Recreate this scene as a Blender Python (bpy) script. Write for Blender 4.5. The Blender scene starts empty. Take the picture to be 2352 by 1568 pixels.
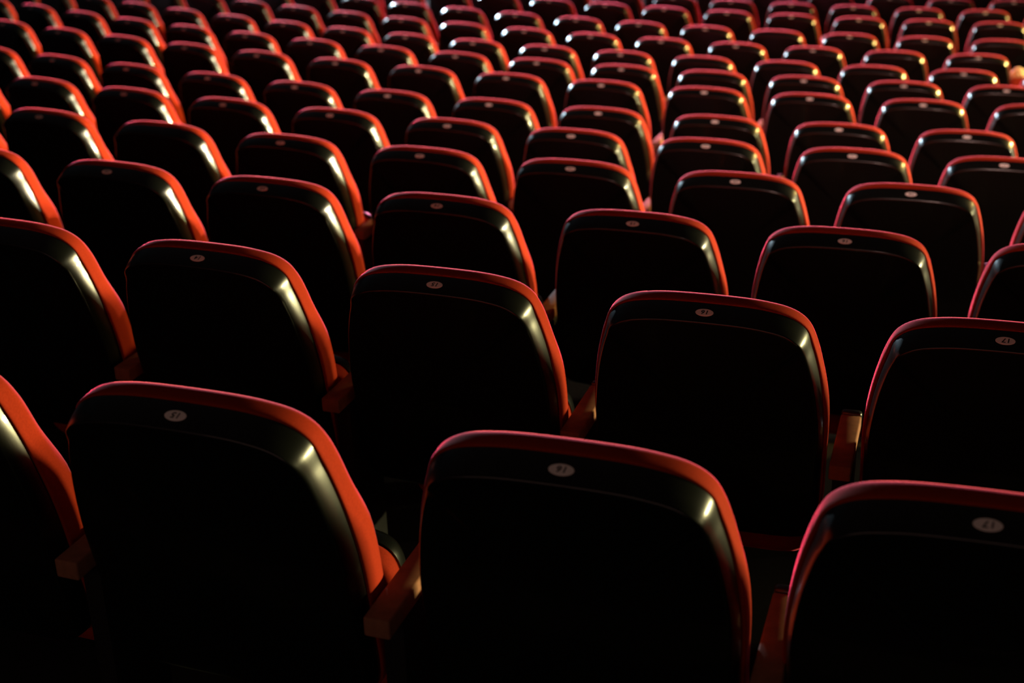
# A dark auditorium: curved rows of red tip-up seats seen from behind and above.
import bpy, bmesh, math, random
from mathutils import Vector, Matrix

random.seed(7)
scene = bpy.context.scene
COL = scene.collection
W, H = 2352, 1568
CAM_Z = 3.47                     # eye height above the lowest floor

# ------------------------------------------------------------------ materials
def new_mat(name):
    m = bpy.data.materials.new(name)
    m.use_nodes = True
    nt = m.node_tree
    return m, nt, nt.nodes['Principled BSDF']

def setp(b, **kw):
    for k, v in kw.items():
        b.inputs[k.replace('_', ' ')].default_value = v

def noise_bump(nt, b, scale, strength, dist=0.001, stretch=None):
    tc = nt.nodes.new('ShaderNodeTexCoord')
    no = nt.nodes.new('ShaderNodeTexNoise'); no.inputs['Scale'].default_value = scale
    no.inputs['Detail'].default_value = 4
    bu = nt.nodes.new('ShaderNodeBump'); bu.inputs['Strength'].default_value = strength
    bu.inputs['Distance'].default_value = dist
    if stretch:
        mp = nt.nodes.new('ShaderNodeMapping'); mp.inputs['Scale'].default_value = stretch
        nt.links.new(tc.outputs['Object'], mp.inputs['Vector'])
        nt.links.new(mp.outputs['Vector'], no.inputs['Vector'])
    else:
        nt.links.new(tc.outputs['Object'], no.inputs['Vector'])
    nt.links.new(no.outputs['Fac'], bu.inputs['Height'])
    nt.links.new(bu.outputs['Normal'], b.inputs['Normal'])
    return no

def noise_color(nt, b, scale, c1, c2):
    tc = nt.nodes.new('ShaderNodeTexCoord')
    no = nt.nodes.new('ShaderNodeTexNoise'); no.inputs['Scale'].default_value = scale
    no.inputs['Detail'].default_value = 5
    rp = nt.nodes.new('ShaderNodeValToRGB')
    rp.color_ramp.elements[0].position = .3; rp.color_ramp.elements[0].color = (*c1, 1)
    rp.color_ramp.elements[1].position = .7; rp.color_ramp.elements[1].color = (*c2, 1)
    nt.links.new(tc.outputs['Object'], no.inputs['Vector'])
    nt.links.new(no.outputs['Fac'], rp.inputs['Fac'])
    nt.links.new(rp.outputs['Color'], b.inputs['Base Color'])

M = {}
m, nt, b = new_mat('red_velvet'); M['velvet'] = m
setp(b, Roughness=.85, Sheen_Weight=.75, Sheen_Roughness=.22, Sheen_Tint=(1, .12, .20, 1), Specular_IOR_Level=.05)
noise_color(nt, b, 300, (.25, .0195, .0055), (.31, .025, .0075))
noise_bump(nt, b, 900, .08, .0005)

m, nt, b = new_mat('black_moulded_plastic'); M['shell'] = m
setp(b, Base_Color=(.0035, .0040, .0032, 1), Roughness=.29, Specular_IOR_Level=.34, Coat_Weight=.25, Coat_Roughness=.045)
noise_bump(nt, b, 260, .10, .0006, (1, 1, .12))

m, nt, b = new_mat('ivory_plate'); M['plate'] = m
setp(b, Roughness=.45)
noise_color(nt, b, 200, (.84, .77, .70), (.90, .83, .76))

m, nt, b = new_mat('black_ink'); M['ink'] = m
setp(b, Base_Color=(.008, .008, .008, 1), Roughness=.6)

m, nt, b = new_mat('brown_armrest_side'); M['arm'] = m
setp(b, Roughness=.8, Specular_IOR_Level=.15)
noise_color(nt, b, 60, (.20, .085, .045), (.26, .11, .058))

m, nt, b = new_mat('black_armrest_pad'); M['pad'] = m
setp(b, Base_Color=(.014, .014, .015, 1), Roughness=.28)
noise_bump(nt, b, 500, .05, .0005)

m, nt, b = new_mat('black_steel'); M['steel'] = m
setp(b, Base_Color=(.008, .008, .008, 1), Roughness=.75, Specular_IOR_Level=.15)
noise_bump(nt, b, 300, .05, .0005)

m, nt, b = new_mat('dark_carpet'); M['carpet'] = m
setp(b, Roughness=.95, Specular_IOR_Level=.1)
noise_color(nt, b, 90, (.005, .0035, .0035), (.010, .006, .006))

m, nt, b = new_mat('dark_wall'); M['wall'] = m
setp(b, Roughness=.9, Specular_IOR_Level=.1)
noise_color(nt, b, 3, (.012, .010, .010), (.018, .014, .014))

m, nt, b = new_mat('orange_red_card'); M['card'] = m
setp(b, Roughness=.55)
noise_color(nt, b, 25, (.62, .075, .018), (.72, .10, .022))

m, nt, b = new_mat('buttered_popcorn'); M['corn'] = m
setp(b, Roughness=.75, Subsurface_Weight=.0)
noise_color(nt, b, 60, (.62, .38, .10), (.85, .66, .30))

# ------------------------------------------------------------------ mesh helpers
def link_mesh(name, bm, mat, parent=None, angle=32):
    me = bpy.data.meshes.new(name)
    bmesh.ops.recalc_face_normals(bm, faces=bm.faces)
    bm.to_mesh(me); bm.free()
    me.materials.append(mat)
    me.polygons.foreach_set('use_smooth', [True] * len(me.polygons))
    me.set_sharp_from_angle(angle=math.radians(angle))
    o = bpy.data.objects.new(name, me)
    COL.objects.link(o)
    if parent:
        o.parent = parent
    return o

def add_rings(bm, rings, cap0=True, cap1=True):
    vs = [[bm.verts.new(p) for p in r] for r in rings]
    n = len(vs[0])
    for a, b_ in zip(vs, vs[1:]):
        for i in range(n):
            j = (i + 1) % n
            bm.faces.new((a[i], a[j], b_[j], b_[i]))
    if cap0: bm.faces.new(list(reversed(vs[0])))
    if cap1: bm.faces.new(vs[-1])
    return vs

def add_box(bm, lo, hi, bevel=0, seg=2, xf=None):
    x0, y0, z0 = lo; x1, y1, z1 = hi
    pts = [(x0, y0, z0), (x1, y0, z0), (x1, y1, z0), (x0, y1, z0), (x0, y0, z1), (x1, y0, z1), (x1, y1, z1), (x0, y1, z1)]
    vs = [bm.verts.new(p) for p in pts]
    fs = [bm.faces.new([vs[i] for i in q]) for q in ((0, 3, 2, 1), (4, 5, 6, 7), (0, 1, 5, 4), (1, 2, 6, 5), (2, 3, 7, 6), (3, 0, 4, 7))]
    if bevel:
        es = list({e for f in fs for e in f.edges})
        r = bmesh.ops.bevel(bm, geom=es, offset=bevel, segments=seg, affect='EDGES', profile=.5)
        vs = list({v for f in r['faces'] for v in f.verts} | {v for v in vs if v.is_valid})
    if xf:
        for v in vs:
            v.co = xf(v.co)

# ------------------------------------------------------------------ seat geometry
REC = math.radians(12)                    # recline of the backrest
PLATE_Z = .91                             # number plate above the floor
SR, CR = math.sin(REC), math.cos(REC)
def F(u, y, v):
    """backrest frame (u across, y forward, v up the back) -> seat local coordinates"""
    return Vector((u, y * CR - v * SR, PLATE_Z + v * CR + y * SR))

OUT = [(0, -.001), (.035, -.0012), (.07, -.002), (.10, -.0041), (.121, -.0072), (.140, -.0104), (.156, -.0152), (.170, -.0218), (.183, -.0315), (.194, -.0428),
       (.202, -.055), (.208, -.068), (.2125, -.082), (.2165, -.097), (.2205, -.114), (.2245, -.133), (.228, -.152),
       (.231, -.172), (.2345, -.199), (.2385, -.237), (.2405, -.287), (.2395, -.330), (.2385, -.37), (.238, -.44), (.236, -.505), (.226, -.540), (.195, -.556), (.13, -.560), (.06, -.561), (0, -.561)]
def smooth(pts, it=2):
    for _ in range(it):
        q = [pts[0]]
        for a, b_ in zip(pts, pts[1:]):
            q += [((a[0] + b_[0]) / 2, (a[1] + b_[1]) / 2), b_]
        q = q[:1] + [((q[i - 1][0] + 2 * q[i][0] + q[i + 1][0]) / 4, (q[i - 1][1] + 2 * q[i][1] + q[i + 1][1]) / 4) for i in range(1, len(q) - 1)] + q[-1:]
        pts = q
    return pts
half = smooth(OUT, 1)
OUTLINE = half + [(-u, v) for u, v in reversed(half[1:-1])]
NO = len(OUTLINE)
NORM = []
for i in range(NO):
    a, c = OUTLINE[i - 1], OUTLINE[(i + 1) % NO]
    tx, tz = c[0] - a[0], c[1] - a[1]
    l = math.hypot(tx, tz)
    NORM.append((-tz / l, tx / l) if False else (-(tz) / l, tx / l))
def smoothstep(a, b_, x):
    t = min(1, max(0, (x - a) / (b_ - a))); return t * t * (3 - 2 * t)

# outline runs clockwise (top -> right -> bottom): outward normal = (-dv, du)
def ring(it, yt, is_, ys):
    """outline moved inward: by it at depth yt along the top, by is_ at depth ys along the sides and the bottom"""
    r = []
    for (u, v), (nu, nv) in zip(OUTLINE, NORM):
        w = smoothstep(.30, .80, nv)          # the wide top ledge runs on round the corners
        d = is_ + (it - is_) * w
        r.append((u - nu * d, v - nv * d, (ys(u, v) if callable(ys) else ys) * (1 - w) + (yt if not callable(yt) else yt(u, v)) * w))
    return r
def to3(r): return [F(u, y, v) for u, v, y in r]
def shrink(r, k, cv, yc):
    q = 1 - (1 - k) ** 2
    return [(u * k, cv + (v - cv) * k, yc + (y - yc) * (1 - q if False else k)) for u, v, y in r]

def wing(base, amount):
    """side padding: thin beside the head, fuller beside the lumbar"""
    return lambda u, v: base + amount * smoothstep(-.115, -.235, v)

def W2(yw, zw):
    """level (forward, up) offset from the plate -> (inset below the outline's top, depth) in the backrest frame"""
    y, v = yw * CR + zw * SR, -yw * SR + zw * CR
    return -.001 - v, y

def cushion_bm():
    bm = bmesh.new()
    side = [(.0140, .034), (.0080, .0285), (.0034, .0272), (.0018, .0280), (.0009, .0295), (.0003, .032), (0, .0345), (0, .038), (-.0004, .044),
            (-.0006, wing(.052, .008)), (.0004, wing(.060, .012)), (.0030, wing(.0665, .015)), (.0070, wing(.0705, .018)), (.0150, wing(.0745, .020)), (.026, wing(.0775, .022))]
    top = [W2(*p) for p in ((.040, .004), (.0275, .0072), (.0252, .0098), (.0254, .0114), (.0275, .0127), (.032, .0137), (.038, .0146), (.045, .0154), (.0515, .0160),
                            (.0575, .0160), (.0630, .0145), (.0675, .0105), (.0715, .0040), (.0765, -.0070), (.0825, -.022))]
    rings = [ring(t[0], t[1], s_[0], s_[1]) for t, s_ in zip(top, side)]
    base = rings[-1]
    for k in (.86, .68, .45, .2):
        rings.append(shrink(base, k, -.24, .118))
    add_rings(bm, [to3(r) for r in rings])
    return bm

def shell_bm():
    bm = bmesh.new()
    side = [(.022, .050), (.010, .0400), (.0060, .0300), (.0060, .0260), (.0062, .0220), (.0066, .0175), (.0073, .0125), (.0082, .0075), (.0093, .0025), (.0106, -.0020),
            (.0119, -.0060), (.0130, -.0090), (.0143, -.0112), (.0160, -.0126), (.0180, -.0134), (.0220, -.0140), (.0330, -.0155)]
    top = [W2(*p) for p in ((.055, .000), (.045, .006), (.0330, .0098), (.0280, .0104), (.0240, .0094), (.0180, .0074), (.0100, .0043), (0, 0), (-.0060, -.0029), (-.0110, -.0056),
                            (-.0160, -.0086), (-.0188, -.0102), (-.0200, -.0112), (-.0206, -.0126), (-.0208, -.0144), (-.0206, -.0166), (-.0201, -.0192), (-.0173, -.034))]
    rings = [ring(t[0], t[1], s_[0], s_[1]) for t, s_ in zip(top, side)]
    base = rings[-1]
    for k in (.9, .75, .55, .3):
        rings.append(shrink(base, k, -.24, -.034))
    add_rings(bm, [to3(r) for r in rings])
    return bm

FY, FV = 0.9781, 0.2079                             # direction up the ledge at the number plate
def facet(a, s_, h):
    """point on the sloping ledge: a across, s_ up the slope from the plate centre, h above it"""
    return F(a, FY * s_ - FV * h, .0002 + FV * s_ + FY * h)

def plate_bm():
    bm = bmesh.new()
    n = 40
    def ell(k, h):
        return [facet(.0175 * k * math.cos(2 * math.pi * i / n), .0093 * k * math.sin(2 * math.pi * i / n), h) for i in range(n)]
    add_rings(bm, [ell(1, -.0012), ell(1, .0005), ell(.965, .0009)])
    return bm

_num = {}
def number_mesh(txt):
    if txt in _num: return _num[txt]
    cu = bpy.data.curves.new('t', 'FONT'); cu.body = txt; cu.size = .0150; cu.offset = .00035
    cu.align_x = 'CENTER'; cu.align_y = 'CENTER'; cu.shear = .12; cu.resolution_u = 4; cu.space_character = 1.08
    ob = bpy.data.objects.new('t', cu); COL.objects.link(ob)
    dg = bpy.context.evaluated_depsgraph_get()
    me = bpy.data.meshes.new_from_object(ob.evaluated_get(dg))
    bpy.data.objects.remove(ob); bpy.data.curves.remove(cu)
    me.name = 'number'
    xs = [v.co.x for v in me.vertices]; ys = [v.co.y for v in me.vertices]
    cx, cy = (min(xs) + max(xs)) / 2, (min(ys) + max(ys)) / 2
    for v in me.vertices:
        v.co = facet(-(v.co.x - cx), -(v.co.y - cy) * .95, .00115)
    me.materials.clear(); me.materials.append(M['ink'])
    _num[txt] = me
    return me

def sq_ring(ru, rv, cu, cv, y, pw=7, n=48):
    r = []
    for i in range(n):
        a = 2 * math.pi * i / n
        c, s_ = math.cos(a), math.sin(a); e = 2 / pw
        r.append(F(cu + math.copysign(abs(c) ** e, c) * ru, y, cv + math.copysign(abs(s_) ** e, s_) * rv))
    return r
def pan_bm():                                     # tipped-up seat cushion standing in front of the backrest
    bm = bmesh.new()
    q = lambda k, y: sq_ring(.205 - k, .185 - k, 0, -.575, y)
    add_rings(bm, [q(.03, .156), q(.010, .158), q(.003, .163), q(0, .171), q(0, .190), q(.003, .199), q(.02, .203)])
    return bm
def pan_shell_bm():                               # its black underside faces away from the camera
    bm = bmesh.new()
    q = lambda k, y: sq_ring(.205 - k, .185 - k, 0, -.575, y)
    add_rings(bm, [q(.03, .2035), q(.002, .2035), q(.002, .222), q(.010, .236), q(.03, .246), q(.10, .250)])
    return bm

ARM_U, ARM_DROP = .275, .315                      # armrest: distance from the seat's middle, drop below the plate
def arm_bm():
    bm = bmesh.new()
    z = PLATE_Z - ARM_DROP
    add_box(bm, (ARM_U - .0225, .035, z - .034), (ARM_U + .0205, .268, z), .004, 3)
    return bm
def tip_bm():
    bm = bmesh.new()
    z = PLATE_Z - ARM_DROP
    add_box(bm, (ARM_U - .0225, .2685, z - .036), (ARM_U + .0205, .288, z + .005), .007, 4)
    return bm
def leg_bm():
    bm = bmesh.new()
    z = PLATE_Z - ARM_DROP
    add_box(bm, (ARM_U - .018, .09, .012), (ARM_U + .018, .24, z - .0345), .004)
    add_box(bm, (ARM_U - .023, .05, .001), (ARM_U + .023, .30, .012), .003)
    return bm

def prop(o, label=None, cat=None, group=None, kind=None):
    if label: o['label'] = label
    if cat: o['category'] = cat
    if group: o['group'] = group
    if kind: o['kind'] = kind

GROUP = 'tip-up seats in the curved rows'
def make_seat():
    root = bpy.data.objects.new('theatre_seat', None); COL.objects.link(root)
    root.empty_display_size = .1
    link_mesh('backrest', cushion_bm(), M['velvet'], root, 60)
    link_mesh('back_shell', shell_bm(), M['shell'], root, 60)
    p_ = link_mesh('seat_pan', pan_bm(), M['velvet'], root, 60)
    link_mesh('pan_shell', pan_shell_bm(), M['shell'], p_, 60)
    a = link_mesh('armrest', arm_bm(), M['arm'], root)
    link_mesh('armrest_tip', tip_bm(), M['pad'], a)
    link_mesh('leg', leg_bm(), M['steel'], root)
    pl = link_mesh('number_plate', plate_bm(), M['plate'], root)
    o = bpy.data.objects.new('number', number_mesh('15')); COL.objects.link(o); o.parent = pl
    return root

# ------------------------------------------------------------------ where the rows stand (metres, camera above the origin)
PITCH_U = .55
D0, SP, KAP, CX = 1.5699, .9443, .038243, .3574
ROW_Z = [-.9102, -1.071, -1.243, -1.4111, -1.5799, -1.7424, -1.8538, -1.9934, -2.1304, -2.2378, -2.3316, -2.3917, -2.4794, -2.5597, -2.63]
ROW_O = [-.973, -1.4694, -2.3494, -3.3093, -4.0931, -4.7511, -4.9544, -5.6107, -4.1683, -4.0686, -4.4357, -3.3137, -1.7598, .7132, .41]
JIT = [{0: -.0091, 1: .0137, 2: -.0052}, {0: -.0067, 1: -.003, 2: .0031, 3: .0032}, {0: .023, 1: .0012, 2: -.0057, 3: -.0026, 4: -.0066},
       {2: -.0042, 4: -.0031, 5: .0058}, {0: .0089, 1: -.0075, 3: -.0033, 4: .004, 5: -.0099, 6: -.0104, 7: .0115, 8: .0043},
       {0: .0082, 1: .0052, 2: .0251, 3: .0066, 4: -.0174, 5: -.0223, 6: -.0083, 8: .0095, 9: -.004},
       {0: -.0179, 1: -.0086, 2: -.0055, 3: .0081, 4: .0061, 5: -.0151, 6: -.0185, 7: .0091, 9: .0203},
       {0: -.02, 2: .013, 3: .0058, 4: .0138, 6: .0216, 7: .0082, 9: -.0181, 11: -.0046}, {0: .02, 4: -.0051, 8: -.0105},
       {0: .0083, 2: .0117, 4: -.0056, 6: -.0104}, {0: -.0125, 2: -.0107, 4: -.0161, 5: -.0251, 7: .0216, 8: .0258},
       {0: .016, 1: .0063, 3: .009, 7: -.0086}, {2: -.0114, 3: .0057, 4: .0058}, {}, {}]
NO_PLATE = {(3, 1), (7, 8), (8, 5), (8, 6), (8, 7), (9, 1), (9, 7), (10, 6), (10, 9)}
# number on the plate of seat k = 0 where the digits can be made out
FIRST_NO = {0: 15, 1: 14, 2: 12, 3: 10, 4: 9}

def seat_frame(i, a):
    R = 1 / KAP - i * SP
    th = (a - CX) / R
    return Vector((CX + R * math.sin(th), D0 + 1 / KAP - R * math.cos(th), ROW_Z[i] + CAM_Z - PLATE_Z)), th

# camera axes
RT = Vector((.96082966, .27619062, -.02291498)); UP = Vector((-.09207386, .39610994, .91357502)); FW = Vector((-.26139771, .87568011, -.40602411))
FPX = 3275.66
CAM = Vector((0, 0, CAM_Z))
def project(p):
    q = p - CAM; z = q.dot(FW)
    if z < .05: return None
    return W / 2 + q.dot(RT) / z * FPX, H / 2 - q.dot(UP) / z * FPX

def in_view(loc, th):
    Mx = Matrix.Translation(loc) @ Matrix.Rotation(th, 4, 'Z')
    for u, v in ((-.2, 0), (0, .03), (.2, 0), (.245, -.1), (.245, -.2), (-.245, -.2), (-.245, -.1), (0, -.1), (-.2, -.015), (.2, -.015)):
        q = project(Mx @ F(u, .03, v))
        if q and -6 < q[0] < W + 6 and 4 < q[1] < H + 6: return True
    return False

ORD = ['', 'first', 'second', 'third', 'fourth', 'fifth', 'sixth', 'seventh', 'eighth', 'ninth', 'tenth', 'eleventh', 'twelfth', 'thirteenth', 'fourteenth', 'fifteenth', 'sixteenth', 'seventeenth', 'eighteenth', 'nineteenth', 'twentieth']
ROWNAME = ['nearest row'] + [ORD[i] + ' row back' for i in range(2, 15)] + ['farthest row']

proto = make_seat()
used = False
def copy_seat():
    r = proto.copy(); COL.objects.link(r)
    for ch in proto.children:
        c = ch.copy(); COL.objects.link(c); c.parent = r
        for g in ch.children:
            e = g.copy(); COL.objects.link(e); e.parent = c
    return r

SPOTS = []
for i in range(15):
    row = []
    for k in range(-14, 24):
        a = ROW_O[i] + k * PITCH_U + max(-.014, min(.014, JIT[i].get(k, 0))) * (1 if i < 3 else .5)
        loc, th = seat_frame(i, a)
        if in_view(loc, th): row.append((k, loc, th))
    SPOTS.append(row)

SEATS = []
copies = [proto] + [None] * (sum(len(r) for r in SPOTS) - 1)
for j in range(1, len(copies)): copies[j] = copy_seat()
j = 0
for i, row in enumerate(SPOTS):
    n = len(row)
    for m_, (k, loc, th) in enumerate(row):
        s_ = copies[j]; j += 1
        s_.location = loc; s_.rotation_euler = (0, 0, th)
        num = str(FIRST_NO[i] + k) if i in FIRST_NO and FIRST_NO[i] + k > 0 else None
        plate = next(c for c in s_.children if c.name.startswith('number_plate'))
        digit = next(iter(plate.children))
        missing = (i, k) in NO_PLATE
        if missing:
            bpy.data.objects.remove(digit); bpy.data.objects.remove(plate)
        elif num is None:
            bpy.data.objects.remove(digit)
        else:
            digit.data = number_mesh(num)
        where = 'leftmost' if m_ == 0 else 'rightmost' if m_ == n - 1 else ORD[m_ + 1] + ' from left' if m_ < (n + 1) // 2 else ORD[n - m_] + ' from right'
        rown = ROWNAME[i]
        if i <= 2 and num and not missing and 0 < m_ < n - (0 if i < 1 else 1):
            lab = f'black-backed red seat with number {num} plate, {where} in the {rown}'
        elif missing:
            lab = f'red-edged black seat lacking a number plate, {where} in the {rown}'
        else:
            lab = f'red-edged black theatre seat, {where} in the {rown}'
        prop(s_, lab, 'seat', GROUP)
        SEATS.append((i, k, s_))

# ------------------------------------------------------------------ popcorn bucket on an armrest at the right
def popcorn():
    loc, th = seat_frame(9, ROW_O[9] + 8 * PITCH_U)
    Mx = Matrix.Translation(loc) @ Matrix.Rotation(th, 4, 'Z')
    base = Mx @ Vector((ARM_U, .15, PLATE_Z - ARM_DROP + .0005))
    root = bpy.data.objects.new('popcorn_bucket', None); COL.objects.link(root)
    root.location = base; root.rotation_euler = (0, 0, th)
    root.empty_display_size = .05
    bm = bmesh.new()
    n = 40
    def ring(r, z): return [Vector((r * math.cos(2 * math.pi * i / n), r * math.sin(2 * math.pi * i / n), z)) for i in range(n)]
    add_rings(bm, [ring(.040, 0), ring(.041, .002), ring(.058, .17), ring(.060, .173), ring(.058, .175), ring(.055, .172), ring(.0545, .150), ring(.02, .148)])
    link_mesh('bucket', bm, M['card'], root)
    bm = bmesh.new()
    rnd = random.Random(3)
    for q in range(150):
        r = .050 * math.sqrt(rnd.random()); t = rnd.uniform(0, 2 * math.pi)
        z = .155 + .060 * (1 - (r / .056) ** 2) * rnd.uniform(.35, 1) + rnd.uniform(0, .012)
        c = Vector((r * math.cos(t), r * math.sin(t), z))
        for w_ in range(4):
            off = Vector((rnd.gauss(0, 1), rnd.gauss(0, 1), rnd.gauss(0, 1))).normalized() * .0055
            mt = Matrix.Translation(c + off) @ Matrix.Scale(rnd.uniform(.0050, .0085), 4)
            bmesh.ops.create_icosphere(bm, subdivisions=2, radius=1, matrix=mt)
    o = link_mesh('popcorn', bm, M['corn'], root)
    o['kind'] = 'stuff'; o['label'] = 'heap of yellow popcorn'
    prop(root, 'orange-red bucket heaped with yellow popcorn on an armrest at the right edge', 'popcorn')
popcorn()

# ------------------------------------------------------------------ setting: stepped floor, walls, ceiling
def floor():
    bm = bmesh.new()
    n = 80
    th0, th1 = -.62, .62
    prof = []
    prof.append((-6.0, ROW_Z[0] + .161 + CAM_Z - PLATE_Z))
    prof.append((-.30, ROW_Z[0] + .161 + CAM_Z - PLATE_Z))
    for i in range(15):
        z = ROW_Z[i] + CAM_Z - PLATE_Z
        prof += [(i * SP - .30, z), ((i + 1) * SP - .30, z)]
    prof.append((14 * SP + 12, ROW_Z[14] + CAM_Z - PLATE_Z))
    strips = []
    for y, z in prof:
        R = 1 / KAP - y
        st = []
        for q in range(n + 1):
            t = th0 + (th1 - th0) * q / n
            st.append(bm.verts.new((CX + R * math.sin(t), D0 + 1 / KAP - R * math.cos(t), z)))
        strips.append(st)
    for a, b_ in zip(strips, strips[1:]):
        for q in range(n):
            bm.faces.new((a[q], a[q + 1], b_[q + 1], b_[q]))
    o = link_mesh('floor', bm, M['carpet'], None, 30)
    prop(o, kind='structure')
floor()
def slab(name, lo, hi):
    bm = bmesh.new(); add_box(bm, lo, hi)
    o = link_mesh(name, bm, M['wall']); prop(o, kind='structure')
slab('wall_left', (-30.2, -6, -.5), (-30, 33, 9))
slab('wall_right', (30, -6, -.5), (30.2, 33, 9))
slab('wall_front', (-30.2, 33, -.5), (30.2, 33.2, 9))
slab('wall_back', (-30.2, -6.2, -.5), (30.2, -6, 9))
slab('ceiling', (-30.2, -6.2, 9), (30.2, 33.2, 9.2))

# ------------------------------------------------------------------ light
def point(name, loc, power, color, radius):
    l = bpy.data.lights.new(name, 'POINT'); l.energy = power; l.color = color; l.shadow_soft_size = radius
    o = bpy.data.objects.new(name, l); o.location = loc; COL.objects.link(o)
    return o
def area(name, loc, target, power, color, sx, sy, spread=180):
    l = bpy.data.lights.new(name, 'AREA'); l.shape = 'RECTANGLE'; l.size = sx; l.size_y = sy; l.energy = power; l.color = color; l.spread = math.radians(spread)
    o = bpy.data.objects.new(name, l); o.location = loc
    o.rotation_euler = (Vector(target) - Vector(loc)).to_track_quat('-Z', 'Y').to_euler()
    COL.objects.link(o)
    return o
def spot(name, loc, target, power, color, size, blend, radius):
    l = bpy.data.lights.new(name, 'SPOT'); l.energy = power; l.color = color; l.spot_size = math.radians(size); l.spot_blend = blend; l.shadow_soft_size = radius
    o = bpy.data.objects.new(name, l); o.location = loc
    o.rotation_euler = (Vector(target) - Vector(loc)).to_track_quat('-Z', 'Y').to_euler()
    COL.objects.link(o)
WARM = (1.0, .88, .40)
area('side_light_warm', (21.0, 13.0, CAM_Z - 1.35), (0, 3.6, CAM_Z - 1.2), 1250, WARM, 7.0, .4, 56)
spot('side_lamp_warm', (21.0, 12.6, CAM_Z - .8), (-2, 7.0, 1.6), 32000, (1, .88, .62), 23, .7, .05)
spot('side_lamp_warm_lower', (21.0, 13.8, CAM_Z - 1.0), (-2, 7.2, 1.6), 19000, (1, .88, .62), 23, .7, .05)
point('stage_lamp_cool', (-8.6, 18.5, CAM_Z - .6), 8000, (.62, .85, 1.0), .06)
area('stage_wash_pink', (-3.5, 22, CAM_Z - .4), (-3.6, 5, 1.7), 1350, (1.0, .26, .46), 4, .8, 62)
spot('stage_spot_amber', (9.5, 18.0, CAM_Z + 1.4), (2.0, 11.0, 1.2), 26000, (1.0, .66, .18), 36, .7, .25)
spot('rear_fill_spot', (.5, -1.0, CAM_Z + 5.3), (1.0, 12.5, 1.2), 4000, (1.0, .62, .54), 56, .9, .5)  # added fill, no known fixture: lifts the plates, cone fades out towards the nearest rows
area('rear_fill_light', (-.8, -5.6, CAM_Z + 1.6), (-.6, 5.0, 2.0), 36, (1.0, .60, .48), 9, 2.2)  # weak broad fill added behind the camera to brighten the nearer plates

world = bpy.data.worlds.new('dark_hall'); scene.world = world
world.use_nodes = True
world.node_tree.nodes['Background'].inputs[0].default_value = (.0009, .0010, .0009, 1)
world.node_tree.nodes['Background'].inputs[1].default_value = 1

# ------------------------------------------------------------------ camera
cam = bpy.data.cameras.new('camera'); co = bpy.data.objects.new('camera', cam); COL.objects.link(co)
cam.sensor_width = 36; cam.lens = 36 * FPX / W
cam.clip_end = 200
R3 = Matrix((RT, UP, -FW)).transposed()
co.matrix_world = Matrix.Translation(CAM) @ R3.to_4x4()
cam.dof.use_dof = True
cam.dof.focus_distance = 2.62
cam.dof.aperture_fstop = 3.7
scene.camera = co

scene.view_settings.view_transform = 'Standard'
scene.view_settings.look = 'None'
scene.view_settings.exposure = 0
scene.view_settings.gamma = 1
scene.view_settings.use_curve_mapping = False
scene.cycles.use_denoising = True
scene.cycles.max_bounces = 6
scene.cycles.sample_clamp_indirect = 4
